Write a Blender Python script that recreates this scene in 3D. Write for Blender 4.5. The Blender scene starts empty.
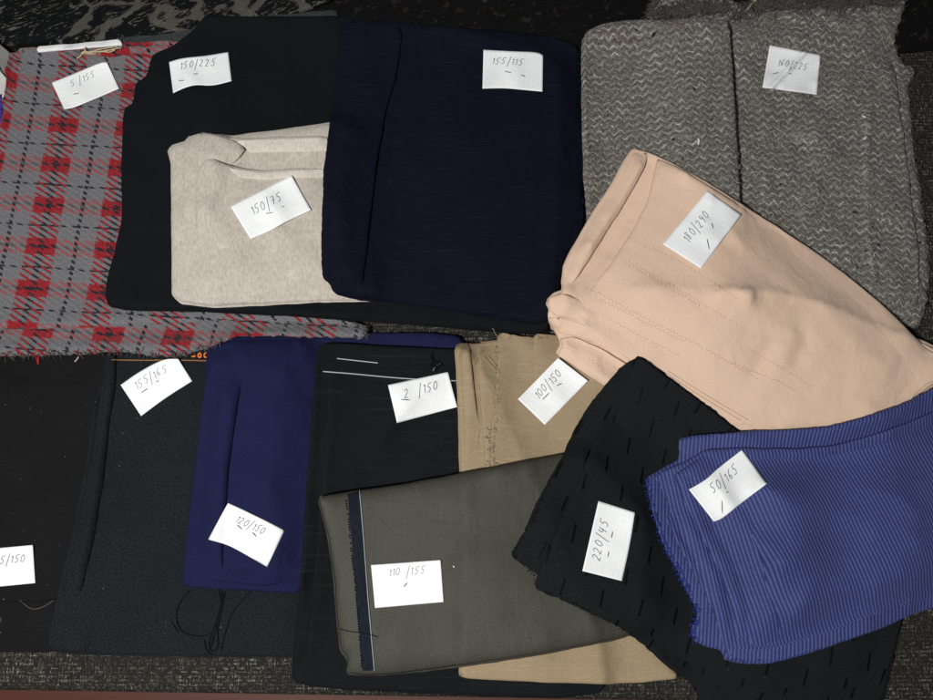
import bpy, math, random
import numpy as np
from mathutils import Vector
from mathutils.geometry import delaunay_2d_cdt

random.seed(7)
rng = np.random.default_rng(11)
scene = bpy.context.scene
COL = scene.collection

# ------------------------------------------------------------------ camera
D, TILT, VFOV = 0.80, math.radians(12.5), math.radians(47.0)
CAM = np.array([0.0, -D * math.sin(TILT), D * math.cos(TILT)])
cam_data = bpy.data.cameras.new('camera')
cam = bpy.data.objects.new('camera', cam_data)
COL.objects.link(cam)
cam.location = CAM
cam.rotation_euler = (TILT, 0, 0)
cam_data.sensor_fit = 'VERTICAL'
cam_data.angle = VFOV
cam_data.sensor_height = 24.0
cam_data.lens = 12.0 / math.tan(VFOV / 2)
cam_data.clip_start = 0.02
cam_data.clip_end = 50
scene.camera = cam
FW, FH = 933.0, 700.0
TY = math.tan(VFOV / 2)
TX = TY * FW / FH
CT, ST = math.cos(TILT), math.sin(TILT)


def unproject(px, z):
    """photo pixel -> point of the place at height z"""
    px = np.asarray(px, float)
    nx = (px[..., 0] / FW * 2 - 1) * TX
    ny = (1 - px[..., 1] / FH * 2) * TY
    dx, dy, dz = nx, ny * CT + ST, ny * ST - CT
    k = (z - CAM[2]) / dz
    return np.stack([CAM[0] + k * dx, CAM[1] + k * dy], -1)


# ------------------------------------------------------------------ height of everything laid so far
X0, X1, Y0, Y1, RES = -0.66, 0.66, -0.47, 0.52, 0.002
GX = np.arange(X0, X1, RES)
GY = np.arange(Y0, Y1, RES)
H = np.zeros((len(GY), len(GX)))


def blur(a, s):
    n = int(3 * s / RES) + 1
    k = np.exp(-0.5 * (np.arange(-n, n + 1) * RES / s) ** 2)
    k /= k.sum()
    for ax in (0, 1):
        pad = [(0, 0), (0, 0)]
        pad[ax] = (n, n)
        p = np.pad(a, pad, mode='edge')
        out = np.zeros_like(a)
        for i, w in enumerate(k):
            out += w * (p[i:i + a.shape[0], :] if ax == 0 else p[:, i:i + a.shape[1]])
        a = out
    return a


def rest_surface(soft):
    b = H.copy()
    for s in (soft, soft * 0.6, soft * 0.4):
        b = np.maximum(H, blur(b, s))
    return np.maximum(H, blur(b, soft * 0.3))


def sample(g, xy):
    fx = np.clip((xy[..., 0] - X0) / RES, 0, len(GX) - 1.001)
    fy = np.clip((xy[..., 1] - Y0) / RES, 0, len(GY) - 1.001)
    ix, iy = fx.astype(int), fy.astype(int)
    tx, ty = fx - ix, fy - iy
    return (g[iy, ix] * (1 - tx) * (1 - ty) + g[iy, ix + 1] * tx * (1 - ty)
            + g[iy + 1, ix] * (1 - tx) * ty + g[iy + 1, ix + 1] * tx * ty)


def place(px, g, lift=0.0):
    px = np.asarray(px, float)
    z = np.zeros(px.shape[:-1])
    for _ in range(4):
        xy = unproject(px, z)
        z = sample(g, xy) + lift
    return unproject(px, z)


# ------------------------------------------------------------------ outline helpers
def chaikin(p, n, closed=True):
    p = np.asarray(p, float)
    for _ in range(n):
        if closed:
            q = np.roll(p, -1, 0)
            p = np.stack([p * .87 + q * .13, p * .13 + q * .87], 1).reshape(-1, 2)
        else:
            a, b = p[:-1], p[1:]
            m = np.stack([a * .75 + b * .25, a * .25 + b * .75], 1).reshape(-1, 2)
            p = np.vstack([p[:1], m, p[-1:]])
    return p


def resample(p, step, closed=True):
    p = np.asarray(p, float)
    if closed:
        p = np.vstack([p, p[:1]])
    d = np.r_[0, np.cumsum(np.hypot(*np.diff(p, axis=0).T))]
    n = max(4, int(round(d[-1] / step)))
    s = np.linspace(0, d[-1], n, endpoint=not closed)
    return np.stack([np.interp(s, d, p[:, 0]), np.interp(s, d, p[:, 1])], -1)


def segs_dist(pts, a, b):
    out = np.empty(len(pts))
    ab = b - a
    l2 = (ab ** 2).sum(1) + 1e-12
    for i in range(0, len(pts), 4000):
        q = pts[i:i + 4000, None, :]
        t = np.clip(((q - a) * ab).sum(2) / l2, 0, 1)
        dd = q - (a + t[..., None] * ab)
        out[i:i + 4000] = np.sqrt((dd ** 2).sum(2).min(1))
    return out


def seg_dist(pts, poly, closed=True):
    a = poly if closed else poly[:-1]
    b = np.roll(poly, -1, 0) if closed else poly[1:]
    out = np.empty(len(pts))
    ab = b - a
    l2 = (ab ** 2).sum(1) + 1e-12
    for i in range(0, len(pts), 4000):
        q = pts[i:i + 4000, None, :]
        t = np.clip(((q - a) * ab).sum(2) / l2, 0, 1)
        dd = q - (a + t[..., None] * ab)
        out[i:i + 4000] = np.sqrt((dd ** 2).sum(2).min(1))
    return out


def inside(pts, poly):
    x, y = pts[:, 0], pts[:, 1]
    c = np.zeros(len(pts), bool)
    a, b = poly, np.roll(poly, -1, 0)
    for (x1, y1), (x2, y2) in zip(a, b):
        if y1 == y2:
            continue
        m = (y1 > y) != (y2 > y)
        c ^= m & (x < (x2 - x1) * (y - y1) / (y2 - y1) + x1)
    return c


def wrinkle_noise(seed, scale):
    r = np.random.default_rng(seed)
    w = []
    for o in range(3):
        for _ in range(5):
            a = r.uniform(0, 2 * math.pi)
            f = 2 * math.pi / scale * (1.7 ** o) * r.uniform(.7, 1.3)
            w.append((f * math.cos(a), f * math.sin(a), r.uniform(0, 6.28), 0.55 ** o))
    tot = sum(x[3] for x in w) ** .5 * 1.6

    def fn(xy):
        s = 0
        for fx, fy, ph, am in w:
            s = s + am * np.sin(xy[:, 0] * fx + xy[:, 1] * fy + ph)
        return s / tot
    return fn


# ------------------------------------------------------------------ objects
def thing(name, label, cat, px=None, group=None, loc=None):
    o = bpy.data.objects.new(name, None)
    COL.objects.link(o)
    if loc is None:
        xy = place(np.array(px, float), H)
        loc = (xy[0], xy[1], float(sample(H, xy)))
    o.location = loc
    o.empty_display_size = 0.02
    o['label'] = label
    o['category'] = cat
    if group:
        o['group'] = group
    return o


def tag(o, label, cat, group=None):
    o['label'] = label
    o['category'] = cat
    if group:
        o['group'] = group
    return o


def make(name, verts, faces, mat, parent=None, uv=None, smooth=True):
    off = np.array(parent['_world'] if parent and '_world' in parent else
                   (parent.location if parent else (0, 0, 0)), float)
    me = bpy.data.meshes.new(name)
    v = np.asarray(verts, float) - off
    me.from_pydata(v.tolist(), [], faces)
    if uv is not None:
        uvl = me.uv_layers.new(name='UVMap')
        idx = np.empty(len(me.loops), int)
        me.loops.foreach_get('vertex_index', idx)
        uvl.data.foreach_set('uv', np.asarray(uv, float)[idx].ravel())
    if smooth:
        me.polygons.foreach_set('use_smooth', [True] * len(me.polygons))
    me.materials.append(mat)
    me.update()
    o = bpy.data.objects.new(name, me)
    COL.objects.link(o)
    if parent:
        o.parent = parent
    return o


def cloth(name, mat, px, thick, parent=None, angle=0.0, radius=None, soft=0.008, smooth=1,
          noise=0.0008, nscale=0.07, ridges=(), step=0.0042, jag=0.0, seed=1, uvshift=(0, 0), uvscale=(1, 1),
          skirt=True, hard=None, softr=0.045, under=.45, e0=.38, wob=.0004, anchor=None):
    """one layer of cloth laid over whatever is there: rounded edges, soft wrinkles, draped on the layers below"""
    global H
    B = rest_surface(soft)
    px = chaikin(px, smooth) if smooth else np.asarray(px, float)
    hp = resample(px, 1.0)
    poly = place(hp, B)
    if wob:
        wn = wrinkle_noise(seed + 500, .035)
        wn2 = wrinkle_noise(seed + 600, .035)
        poly = poly + wob * np.stack([wn(poly), wn2(poly)], -1)
    L = np.hypot(*np.diff(np.vstack([poly, poly[:1]]), axis=0).T).sum()
    pick = np.unique(np.linspace(0, len(poly), max(8, int(L / .0035)), endpoint=False).astype(int))
    poly, hp = poly[pick], hp[pick]
    if jag:
        r = np.random.default_rng(seed + 99)
        poly = poly + r.normal(0, jag, poly.shape)
    area = 0.5 * np.sum(poly[:, 0] * np.roll(poly[:, 1], -1) - np.roll(poly[:, 0], -1) * poly[:, 1])
    if area < 0:
        poly = poly[::-1].copy()
        hp = hp[::-1].copy()
    seg_hard = np.ones(len(poly), bool)
    if hard is not None:
        mid = (hp + np.roll(hp, -1, 0)) / 2
        dh = np.min([seg_dist(mid, resample(chaikin(h, 1, False), 2.0, False), False) for h in hard], axis=0)
        seg_hard = dh < 7
    vert_hard = seg_hard & np.roll(seg_hard, 1)
    PA, PB = poly, np.roll(poly, -1, 0)
    radius = radius or max(0.004, thick * 0.9)
    nf = wrinkle_noise(seed, nscale)
    rd = []
    for line, amp, width in ridges:
        l = place(chaikin(line, 2, False), B, thick)
        rd.append((resample(l, 0.004, False), amp, width))

    def top(xy, d):
        if seg_hard.all():
            k = np.clip(d / radius, 0, 1)
            ks = 1.0
        else:
            k = np.clip(segs_dist(xy, PA[seg_hard], PB[seg_hard]) / radius, 0, 1) if seg_hard.any() else np.ones(len(xy))
            ks = np.clip(segs_dist(xy, PA[~seg_hard], PB[~seg_hard]) / softr, 0, 1)
            ks = ks * ks * (3 - 2 * ks)
        prof = (e0 + (1 - e0) * np.sqrt(np.clip(1 - (1 - k) ** 2, 0, 1))) * ks
        k = k * ks
        dz = noise * nf(xy) * k
        for l, amp, width in rd:
            dz = dz + amp * np.exp(-(seg_dist(xy, l, False) / width) ** 2) * k
        return sample(B, xy) + 0.0004 - 0.0012 * (1 - ks) + thick * prof + np.maximum(dz, -thick * 0.8 * k)

    # points: outline, inset rings, interior grid
    nrm = np.roll(poly, -1, 0) - np.roll(poly, 1, 0)
    nrm = np.stack([-nrm[:, 1], nrm[:, 0]], -1)
    nrm /= np.linalg.norm(nrm, axis=1)[:, None] + 1e-12
    rings = []
    for f in (0.08, 0.25, 0.55, 1.0):
        dd = radius * f
        q = poly + nrm * dd
        q = q[inside(q, poly)]
        q = q[seg_dist(q, poly) > dd * 0.93]
        rings.append(q)
    lo, hi = poly.min(0), poly.max(0)
    gx, gy = np.meshgrid(np.arange(lo[0], hi[0], step), np.arange(lo[1], hi[1], step))
    g = np.stack([gx.ravel(), gy.ravel()], -1)
    g = g + np.random.default_rng(seed).uniform(-.2, .2, g.shape) * step
    g = g[inside(g, poly)]
    g = g[seg_dist(g, poly) > radius + step * 0.5]
    pts = np.vstack([poly] + rings + [g])
    n = len(poly)
    vo, eo, fo, ov, oe, of = delaunay_2d_cdt([Vector(p) for p in pts], [(i, (i + 1) % n) for i in range(n)], [], 1, 1e-7)
    xy = np.array([(v.x, v.y) for v in vo])
    d = seg_dist(xy, poly)
    z = top(xy, d)
    verts = np.column_stack([xy, z])
    faces = []
    for f in fo:
        a, b, c = [xy[i] for i in f[:3]]
        cr = (b[0] - a[0]) * (c[1] - a[1]) - (b[1] - a[1]) * (c[0] - a[0])
        faces.append(tuple(f) if cr > 0 else tuple(reversed(f)))
    if skirt:
        cnt = {}
        for f in faces:
            for i in range(len(f)):
                e = (f[i], f[(i + 1) % len(f)])
                cnt[e] = cnt.get(e, 0) + 1
        border = [e for e in cnt if (e[1], e[0]) not in cnt]
        low = {}
        vl = [tuple(v) for v in verts]
        hz = sample(H, xy)
        for a, b in border:
            ja = int(np.argmin(((poly - (xy[a] + xy[b]) / 2) ** 2).sum(1)))
            if not (seg_hard[ja] or seg_hard[ja - 1]):
                continue
            for i in (a, b):
                if i not in low:
                    low[i] = len(vl)
                    j = int(np.argmin(((poly - xy[i]) ** 2).sum(1)))
                    inn = nrm[j] * (thick * under if vert_hard[j] else 0)
                    vl.append((xy[i, 0] + inn[0], xy[i, 1] + inn[1], min(hz[i] - 0.0006, z[i] - 0.001)))
            faces.append((b, a, low[a], low[b]))
        verts = np.array(vl)
    ca, sa = math.cos(math.radians(angle)), math.sin(math.radians(angle))
    u = (verts[:, 0] * ca + verts[:, 1] * sa) * uvscale[0] + uvshift[0]
    v = (-verts[:, 0] * sa + verts[:, 1] * ca) * uvscale[1] + uvshift[1]
    if anchor:
        a = place(np.array(anchor[0], float), B)
        u = u - (a[0] * ca + a[1] * sa) + anchor[1][0]
        v = v - (-a[0] * sa + a[1] * ca) + anchor[1][1]
    o = make(name, verts, faces, mat, parent, np.stack([u, v], -1))
    # record the new height
    ix0, ix1 = np.searchsorted(GX, [lo[0], hi[0]])
    iy0, iy1 = np.searchsorted(GY, [lo[1], hi[1]])
    if ix1 > ix0 and iy1 > iy0:
        gx, gy = np.meshgrid(GX[ix0:ix1], GY[iy0:iy1])
        q = np.stack([gx.ravel(), gy.ravel()], -1)
        m = inside(q, poly)
        if m.any():
            zz = H[iy0:iy1, ix0:ix1].ravel()
            zq = top(q[m], seg_dist(q[m], poly))
            zz[m] = np.maximum(zz[m], zq)
            H[iy0:iy1, ix0:ix1] = zz.reshape(gx.shape)
    return o


def stack(name, mat, px, thick, parent, seed, n=3, spread=1.3, noise=.0012, hard=None, softr=.045, ridges=(), radius=None, **kw):
    """a folded length: n thin layers whose edges do not quite line up"""
    r = np.random.default_rng(seed + 4000)
    p = np.asarray(px, float)
    c = p.mean(0)
    t = thick / n
    base = {k: v for k, v in kw.items() if k in ('angle', 'uvshift', 'uvscale', 'smooth', 'jag', 'soft', 'anchor')}
    for i in range(n - 1):
        q = p + r.normal(0, spread, 2)
        d = p - c
        q = q + d / (np.linalg.norm(d, axis=1)[:, None] + 1e-6) * r.uniform(-.8, 1.1) * spread
        q = q + r.normal(0, .35, q.shape)
        cloth(name, mat, q, t, parent, seed=seed * 10 + i + 1000, noise=.0005, step=.016, radius=t * .8, e0=.5, under=.8, hard=None, **base)
    kw.setdefault('e0', .5)
    return cloth(name, mat, px, t, parent, seed=seed, noise=noise, hard=hard, softr=softr, ridges=ridges, radius=radius or t * .9, under=.8, **kw)


def zig_row(line, amp=1.5, per=4.6, lift=.0002):
    p = resample(chaikin(line, 2, False), per / 2, False)
    t = np.gradient(p, axis=0)
    nn = np.stack([-t[:, 1], t[:, 0]], -1) / np.linalg.norm(t, axis=1)[:, None]
    k = np.where(np.arange(len(p)) % 2, 1, -1) * np.random.default_rng(len(p)).uniform(.3, 1.2, len(p)) * amp
    p = p + nn * k[:, None]
    out = []
    i = 0
    rr = np.random.default_rng(len(p) + 5)
    while i < len(p) - 3:
        m = rr.integers(3, 9)
        q = p[i:i + m]
        if len(q) > 2:
            xy = place(q, H)
            out.append(np.column_stack([xy, sample(H, xy) + lift]))
        i += m - (0 if rr.random() < .35 else 1)
    return out


def tubes(name, lines, mat, parent=None, rad=0.0004, sides=4):
    """lines: list of (n,3) arrays"""
    V, F = [], []
    for ln in lines:
        ln = np.asarray(ln, float)
        r = rad
        if isinstance(rad, tuple):
            r = random.uniform(*rad)
        n = len(ln)
        t = np.gradient(ln, axis=0)
        t /= np.linalg.norm(t, axis=1)[:, None] + 1e-12
        up = np.array([0, 0, 1.0])
        s = np.cross(t, up)
        bad = np.linalg.norm(s, axis=1) < 1e-4
        s[bad] = (1, 0, 0)
        s /= np.linalg.norm(s, axis=1)[:, None]
        w = np.cross(s, t)
        b0 = len(V)
        for i in range(n):
            rr = r * (1 if 0 < i < n - 1 else .6)
            for k in range(sides):
                a = 2 * math.pi * k / sides
                V.append(ln[i] + rr * (math.cos(a) * s[i] + math.sin(a) * w[i]))
        for i in range(n - 1):
            for k in range(sides):
                k2 = (k + 1) % sides
                F.append((b0 + i * sides + k, b0 + i * sides + k2, b0 + (i + 1) * sides + k2, b0 + (i + 1) * sides + k))
        F.append(tuple(b0 + k for k in reversed(range(sides))))
        F.append(tuple(b0 + (n - 1) * sides + k for k in range(sides)))
    return make(name, V, F, mat, parent)


def px_thread(pts, lift=0.0008, arch=0.0):
    p = chaikin(pts, 3, False)
    xy = place(p, H)
    z = sample(H, xy) + lift
    if arch:
        z = z + arch * np.sin(np.linspace(0, math.pi, len(z)))
    return np.column_stack([xy, z])


def fringe(name, mat, edge, out, n, length, parent=None, spread=0.7, rad=(0.0002, 0.0004), lift=0.001, inward=0.0015, seed=0, curl=1.2):
    """loose yarn ends along an edge given in photo pixels; out = pixel direction they point"""
    r = np.random.default_rng(seed)
    e = place(resample(chaikin(edge, 1, False), 2.0, False), H, 0.0)
    o2 = place(np.array(edge[0], float) + np.array(out, float) * 10, H) - place(np.array(edge[0], float), H)
    o2 = o2 / np.linalg.norm(o2)
    base = math.atan2(o2[1], o2[0])
    lines = []
    for i in range(n):
        f = r.uniform(0, len(e) - 1.01)
        k = int(f)
        p = e[k] * (1 - f + k) + e[k + 1] * (f - k) - o2 * r.uniform(0, inward) * 2
        a = base + r.normal(0, spread * .5)
        L = length * r.uniform(.35, 1.25)
        ca = r.normal(0, curl)
        ln = []
        z0 = float(sample(H, p))
        for j in range(6):
            ln.append((p[0], p[1], max(float(sample(H, p)) + 0.0004, z0 * (1 - j / 8) + float(sample(H, p)) * j / 8) + lift * r.uniform(.1, 1)))
            p = p + np.array([math.cos(a), math.sin(a)]) * L / 5
            a += ca / 5
        lines.append(ln)
    return tubes(name, lines, mat, parent, rad, 3)


# ------------------------------------------------------------------ materials
class NT:
    def __init__(self, name):
        self.m = bpy.data.materials.new(name)
        self.m.use_nodes = True
        self.t = self.m.node_tree
        self.b = self.t.nodes['Principled BSDF']
        uv = self.t.nodes.new('ShaderNodeTexCoord')
        self.uv = uv.outputs['UV']
        self.obj = uv.outputs['Object']
        s = self.t.nodes.new('ShaderNodeSeparateXYZ')
        self.t.links.new(self.uv, s.inputs[0])
        self.u, self.v = s.outputs[0], s.outputs[1]

    def put(self, sock, val):
        if hasattr(val, 'is_linked'):
            self.t.links.new(val, sock)
        elif val is not None:
            sock.default_value = val

    def math(self, op, a, b=None, c=None, clamp=False):
        n = self.t.nodes.new('ShaderNodeMath')
        n.operation = op
        n.use_clamp = clamp
        for i, x in enumerate((a, b, c)):
            if x is not None:
                self.put(n.inputs[i], x)
        return n.outputs[0]

    def mix(self, f, a, b, mode='MIX'):
        n = self.t.nodes.new('ShaderNodeMix')
        n.data_type = 'RGBA'
        n.blend_type = mode
        n.clamp_factor = True
        self.put(n.inputs[0], f)
        for i, x in ((6, a), (7, b)):
            if isinstance(x, tuple) and len(x) == 3:
                x = (*x, 1)
            self.put(n.inputs[i], x)
        return n.outputs[2]

    def ramp(self, f, stops, smooth=False):
        n = self.t.nodes.new('ShaderNodeValToRGB')
        el = n.color_ramp.elements
        if smooth:
            n.color_ramp.interpolation = 'EASE'
        while len(el) > 1:
            el.remove(el[0])
        for i, (p, c) in enumerate(stops):
            e = el[0] if i == 0 else el.new(p)
            e.position = p
            e.color = (c, c, c, 1) if not isinstance(c, tuple) else (*c, 1)
        self.put(n.inputs[0], f)
        return n.outputs[0]

    def vec(self, su, sv, du=0.0, dv=0.0):
        n = self.t.nodes.new('ShaderNodeMapping')
        n.inputs['Scale'].default_value = (su, sv, 1)
        n.inputs['Location'].default_value = (du, dv, 0)
        self.put(n.inputs[0], self.uv)
        return n.outputs[0]

    def noise(self, su, sv=None, detail=2.0, rough=.5, dist=0.0, off=0.0):
        n = self.t.nodes.new('ShaderNodeTexNoise')
        n.inputs['Scale'].default_value = 1.0
        n.inputs['Detail'].default_value = detail
        n.inputs['Roughness'].default_value = rough
        n.inputs['Distortion'].default_value = dist
        self.put(n.inputs['Vector'], self.vec(su, sv or su, off, off * .7))
        return n.outputs[0]

    def step(self, x, lo, hi):
        n = self.t.nodes.new('ShaderNodeMapRange')
        n.interpolation_type = 'SMOOTHSTEP'
        self.put(n.inputs[0], x)
        n.inputs[1].default_value = lo
        n.inputs[2].default_value = hi
        return n.outputs[0]

    def frac(self, x, period, phase=0.0):
        return self.math('FRACT', self.math('ADD', self.math('DIVIDE', x, period), phase))

    def band(self, fr, centre, half, soft):
        """1 where |fr-centre| < half (fr periodic 0..1)"""
        d = self.math('ABSOLUTE', self.math('SUBTRACT', fr, centre))
        d = self.math('MINIMUM', d, self.math('SUBTRACT', 1.0, d))
        return self.step(d, half + soft, half - soft) if False else self.math('SUBTRACT', 1.0, self.step(d, half - soft, half + soft))

    def done(self, col, rough=.9, spec=.1, height=None, bump=.3, dist=.0005, sheen=0.0, tint=None, wr=.0):
        b = self.b
        self.put(b.inputs['Base Color'], (*col, 1) if isinstance(col, tuple) and len(col) == 3 else col)
        self.put(b.inputs['Roughness'], rough)
        b.inputs['Specular IOR Level'].default_value = spec
        if sheen:
            b.inputs['Sheen Weight'].default_value = sheen
            b.inputs['Sheen Roughness'].default_value = .5
            if tint:
                b.inputs['Sheen Tint'].default_value = (*tint, 1)
        if height is not None:
            n = self.t.nodes.new('ShaderNodeBump')
            n.inputs['Strength'].default_value = bump
            n.inputs['Distance'].default_value = dist
            self.put(n.inputs['Height'], height)
            if wr:
                w = self.t.nodes.new('ShaderNodeBump')
                w.inputs['Strength'].default_value = wr
                w.inputs['Distance'].default_value = .004
                hh = self.math('ADD', self.noise(38, 30, 4, .55, dist=.8, off=41), self.math('MULTIPLY', self.noise(110, 90, 3, .6, off=47), .35))
                self.put(w.inputs['Height'], hh)
                self.t.links.new(w.outputs[0], n.inputs['Normal'])
            self.t.links.new(n.outputs[0], b.inputs['Normal'])
        return self.m


def plain_fabric(name, c1, c2, su=900, sv=900, big=14, slub=None, slubcol=None, slubamt=.5, bump=.35, sheen=0.0, tint=None, rough=.92, spec=.08, weave=.0011, lint=0.0, wr=.35):
    n = NT(name)
    f = n.noise(su, sv, 2, .6)
    col = n.mix(n.step(f, .3, .7), c1, c2)
    bigf = n.noise(big, big, 3, .6, off=3.1)
    col = n.mix(n.math('MULTIPLY', n.step(bigf, .35, .7), .35), col, c1)
    if slub:
        s = n.noise(slub[0], slub[1], 2, .55, off=9.3)
        col = n.mix(n.math('MULTIPLY', n.step(s, .56, .74), slubamt), col, slubcol)
    if lint:
        l = n.noise(260, 330, 1, .5, off=17.7)
        col = n.mix(n.math('MULTIPLY', n.step(l, .775, .80), lint), col, (.35, .35, .34))
    k = 2 * math.pi / weave
    w = n.math('MULTIPLY', n.math('SINE', n.math('MULTIPLY', n.u, k)), n.math('SINE', n.math('MULTIPLY', n.v, k)))
    h = n.math('ADD', n.math('MULTIPLY', w, .35), f)
    return n.done(col, rough, spec, h, bump, .0005, sheen, tint, wr)


def plaid_fabric(name):
    n = NT(name)
    wob = n.math('MULTIPLY', n.math('SUBTRACT', n.noise(25, 25, 2, .5), .5), .0035)
    u = n.math('ADD', n.u, wob)
    v = n.math('ADD', n.v, n.math('MULTIPLY', n.math('SUBTRACT', n.noise(22, 22, 2, .5, off=5), .5), .003))
    fine = n.noise(650, 650, 2, .6)
    grey = n.mix(n.step(fine, .3, .7), (.098, .097, .104), (.180, .177, .186))
    red = n.mix(n.step(fine, .3, .7), (.175, .008, .012), (.285, .013, .019))
    blk = n.mix(fine, (.006, .007, .010), (.018, .018, .024))
    fu, fv = n.frac(u, .070), n.frac(v, .0445)

    def seq(fr, red_half, blk_half, thin):
        c = n.mix(n.band(fr, .5, red_half, .02), grey, red)
        c = n.mix(n.band(fr, .5, blk_half, .02), c, blk)
        return n.mix(n.band(fr, .0, thin, .008), c, blk)
    warp = seq(fu, .22, .050, .028)
    weft = seq(fv, .195, .040, .022)
    dg = n.math('ADD', n.math('ADD', v, n.math('MULTIPLY', u, .55)), n.math('MULTIPLY', n.math('SUBTRACT', n.noise(200, 200, 1), .5), .0009))
    tw = n.frac(dg, .0062)
    wid = n.math('MULTIPLY', n.band(fu, .5, .22, .02), .05)
    sel = n.math('SUBTRACT', 1.0, n.step(n.math('SUBTRACT', n.math('ABSOLUTE', n.math('SUBTRACT', tw, .5)), wid), .18, .32))
    inu = n.band(fu, .5, .22, .02)
    pale = n.mix(n.math('MULTIPLY', n.band(fv, .5, .205, .02), n.math('SUBTRACT', 1.0, inu)), weft, n.mix(.25, weft, (.27, .245, .25)))
    col = n.mix(sel, warp, pale)
    fz = n.noise(420, 420, 3, .7, off=2)
    col = n.mix(n.math('MULTIPLY', n.step(fz, .48, .75), .3), col, (.21, .20, .207))
    h = n.math('ADD', n.math('MULTIPLY', sel, .3), n.math('MULTIPLY', fz, 1.2))
    return n.done(col, .95, .05, h, .7, .0016, .15, wr=.3)


def zigzag_fabric(name):
    n = NT(name)
    wob = n.math('MULTIPLY', n.math('SUBTRACT', n.noise(40, 40, 3, .65), .5), .014)
    uu = n.math('ADD', n.u, n.math('MULTIPLY', n.math('SUBTRACT', n.noise(45, 45, 2, .5, off=8), .5), .007))
    tri = n.math('ABSOLUTE', n.math('SUBTRACT', n.frac(uu, .0104), .5))
    vv = n.math('ADD', n.math('ADD', n.v, wob), n.math('MULTIPLY', tri, .0090))
    fr = n.frac(vv, .0079)
    line = n.band(fr, .5, .10, .08)
    patch = n.noise(22, 30, 3, .6, off=4)
    br = n.noise(130, 260, 2, .6, off=6)
    amt = n.math('MULTIPLY', n.step(br, .34, .68), n.math('ADD', .35, n.math('MULTIPLY', n.step(patch, .35, .62), .65)))
    fine = n.noise(380, 380, 4, .7)
    base = n.mix(n.step(fine, .3, .72), (.082, .076, .067), (.29, .270, .240))
    tintf = n.noise(28, 40, 3, .65, off=12)
    base = n.mix(n.math('MULTIPLY', n.step(tintf, .55, .72), .35), base, (.15, .085, .06))
    tg = n.noise(35, 35, 2, .6, off=21)
    base = n.mix(n.math('MULTIPLY', n.step(tg, .55, .72), .3), base, (.07, .09, .085))
    dark = n.band(fr, .0, .12, .12)
    base = n.mix(n.math('MULTIPLY', dark, .5), base, (.016, .015, .014))
    sp = n.noise(120, 120, 1, .5, off=31)
    base = n.mix(n.math('MULTIPLY', n.step(sp, .72, .76), .9), base, (.008, .008, .008))
    col = n.mix(n.math('MULTIPLY', line, amt), base, (.62, .60, .565))
    h = n.math('ADD', n.math('MULTIPLY', line, .5), n.math('MULTIPLY', fine, .9))
    return n.done(col, .95, .05, h, .9, .0028, .1, wr=.4)


def rib_fabric(name):
    n = NT(name)
    uu = n.math('ADD', n.u, n.math('MULTIPLY', n.math('SUBTRACT', n.noise(14, 14, 2, .5), .5), .0022))
    fr = n.frac(uu, .0034)
    line = n.band(fr, .5, .17, .16)
    br = n.noise(900, 500, 2, .6)
    amt = n.math('MULTIPLY', line, n.math('ADD', .25, n.math('MULTIPLY', n.step(br, .3, .7), .5)))
    patch = n.noise(9, 9, 2, .5, off=3)
    base = n.mix(n.step(patch, .3, .7), (.030, .041, .150), (.040, .053, .182))
    base = n.mix(n.math('MULTIPLY', n.band(fr, .0, .15, .14), .6), base, (.011, .015, .065))
    col = n.mix(n.math('MULTIPLY', amt, .62), base, (.17, .195, .37))
    h = n.math('ADD', line, n.math('MULTIPLY', br, .3))
    return n.done(col, .7, .18, h, .5, .0008, .1, (.5, .55, 1), wr=.25)


def felt_fabric(name, c1, c2, c3):
    n = NT(name)
    f = n.noise(420, 190, 5, .7)
    col = n.mix(n.step(f, .33, .66), c1, c2)
    g = n.noise(55, 75, 4, .7, off=5)
    col = n.mix(n.math('MULTIPLY', n.step(g, .5, .75), .55), col, c3)
    d = n.noise(230, 200, 2, .6, off=15)
    col = n.mix(n.math('MULTIPLY', n.step(d, .70, .78), .45), col, (.13, .10, .075))
    hh = n.math('ADD', f, n.math('MULTIPLY', n.noise(700, 700, 2, .6), .5))
    return n.done(col, .96, .05, hh, .5, .0014, .25, wr=.35)


def dash_fabric(name):
    n = NT(name)
    f = n.noise(900, 900, 2, .6)
    col = n.mix(n.step(f, .3, .7), (.0055, .0065, .0075), (.012, .0135, .015))
    row = n.math('DIVIDE', n.u, .0180)
    par = n.math('MULTIPLY', n.math('MODULO', n.math('FLOOR', n.math('ADD', row, 100.0)), 2.0), .5)
    fu = n.math('FRACT', n.math('ADD', row, 100.0))
    fv = n.math('FRACT', n.math('ADD', n.math('ADD', n.math('DIVIDE', n.v, .047), par), n.math('MULTIPLY', n.noise(7, 7, 1), .35)))
    m = n.math('MULTIPLY', n.band(fu, .5, .062, .03), n.band(fv, .5, .17, .03))
    col = n.mix(m, col, (.0012, .0012, .0014))
    l = n.noise(150, 190, 1, .5, off=17.7)
    col = n.mix(n.math('MULTIPLY', n.step(l, .72, .80), .13), col, (.10, .11, .12))
    rough = n.math('SUBTRACT', .95, n.math('MULTIPLY', m, .35))
    return n.done(col, rough, .1, n.math('ADD', f, n.math('MULTIPLY', m, 1.5)), .4, .0008, wr=.4)


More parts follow.
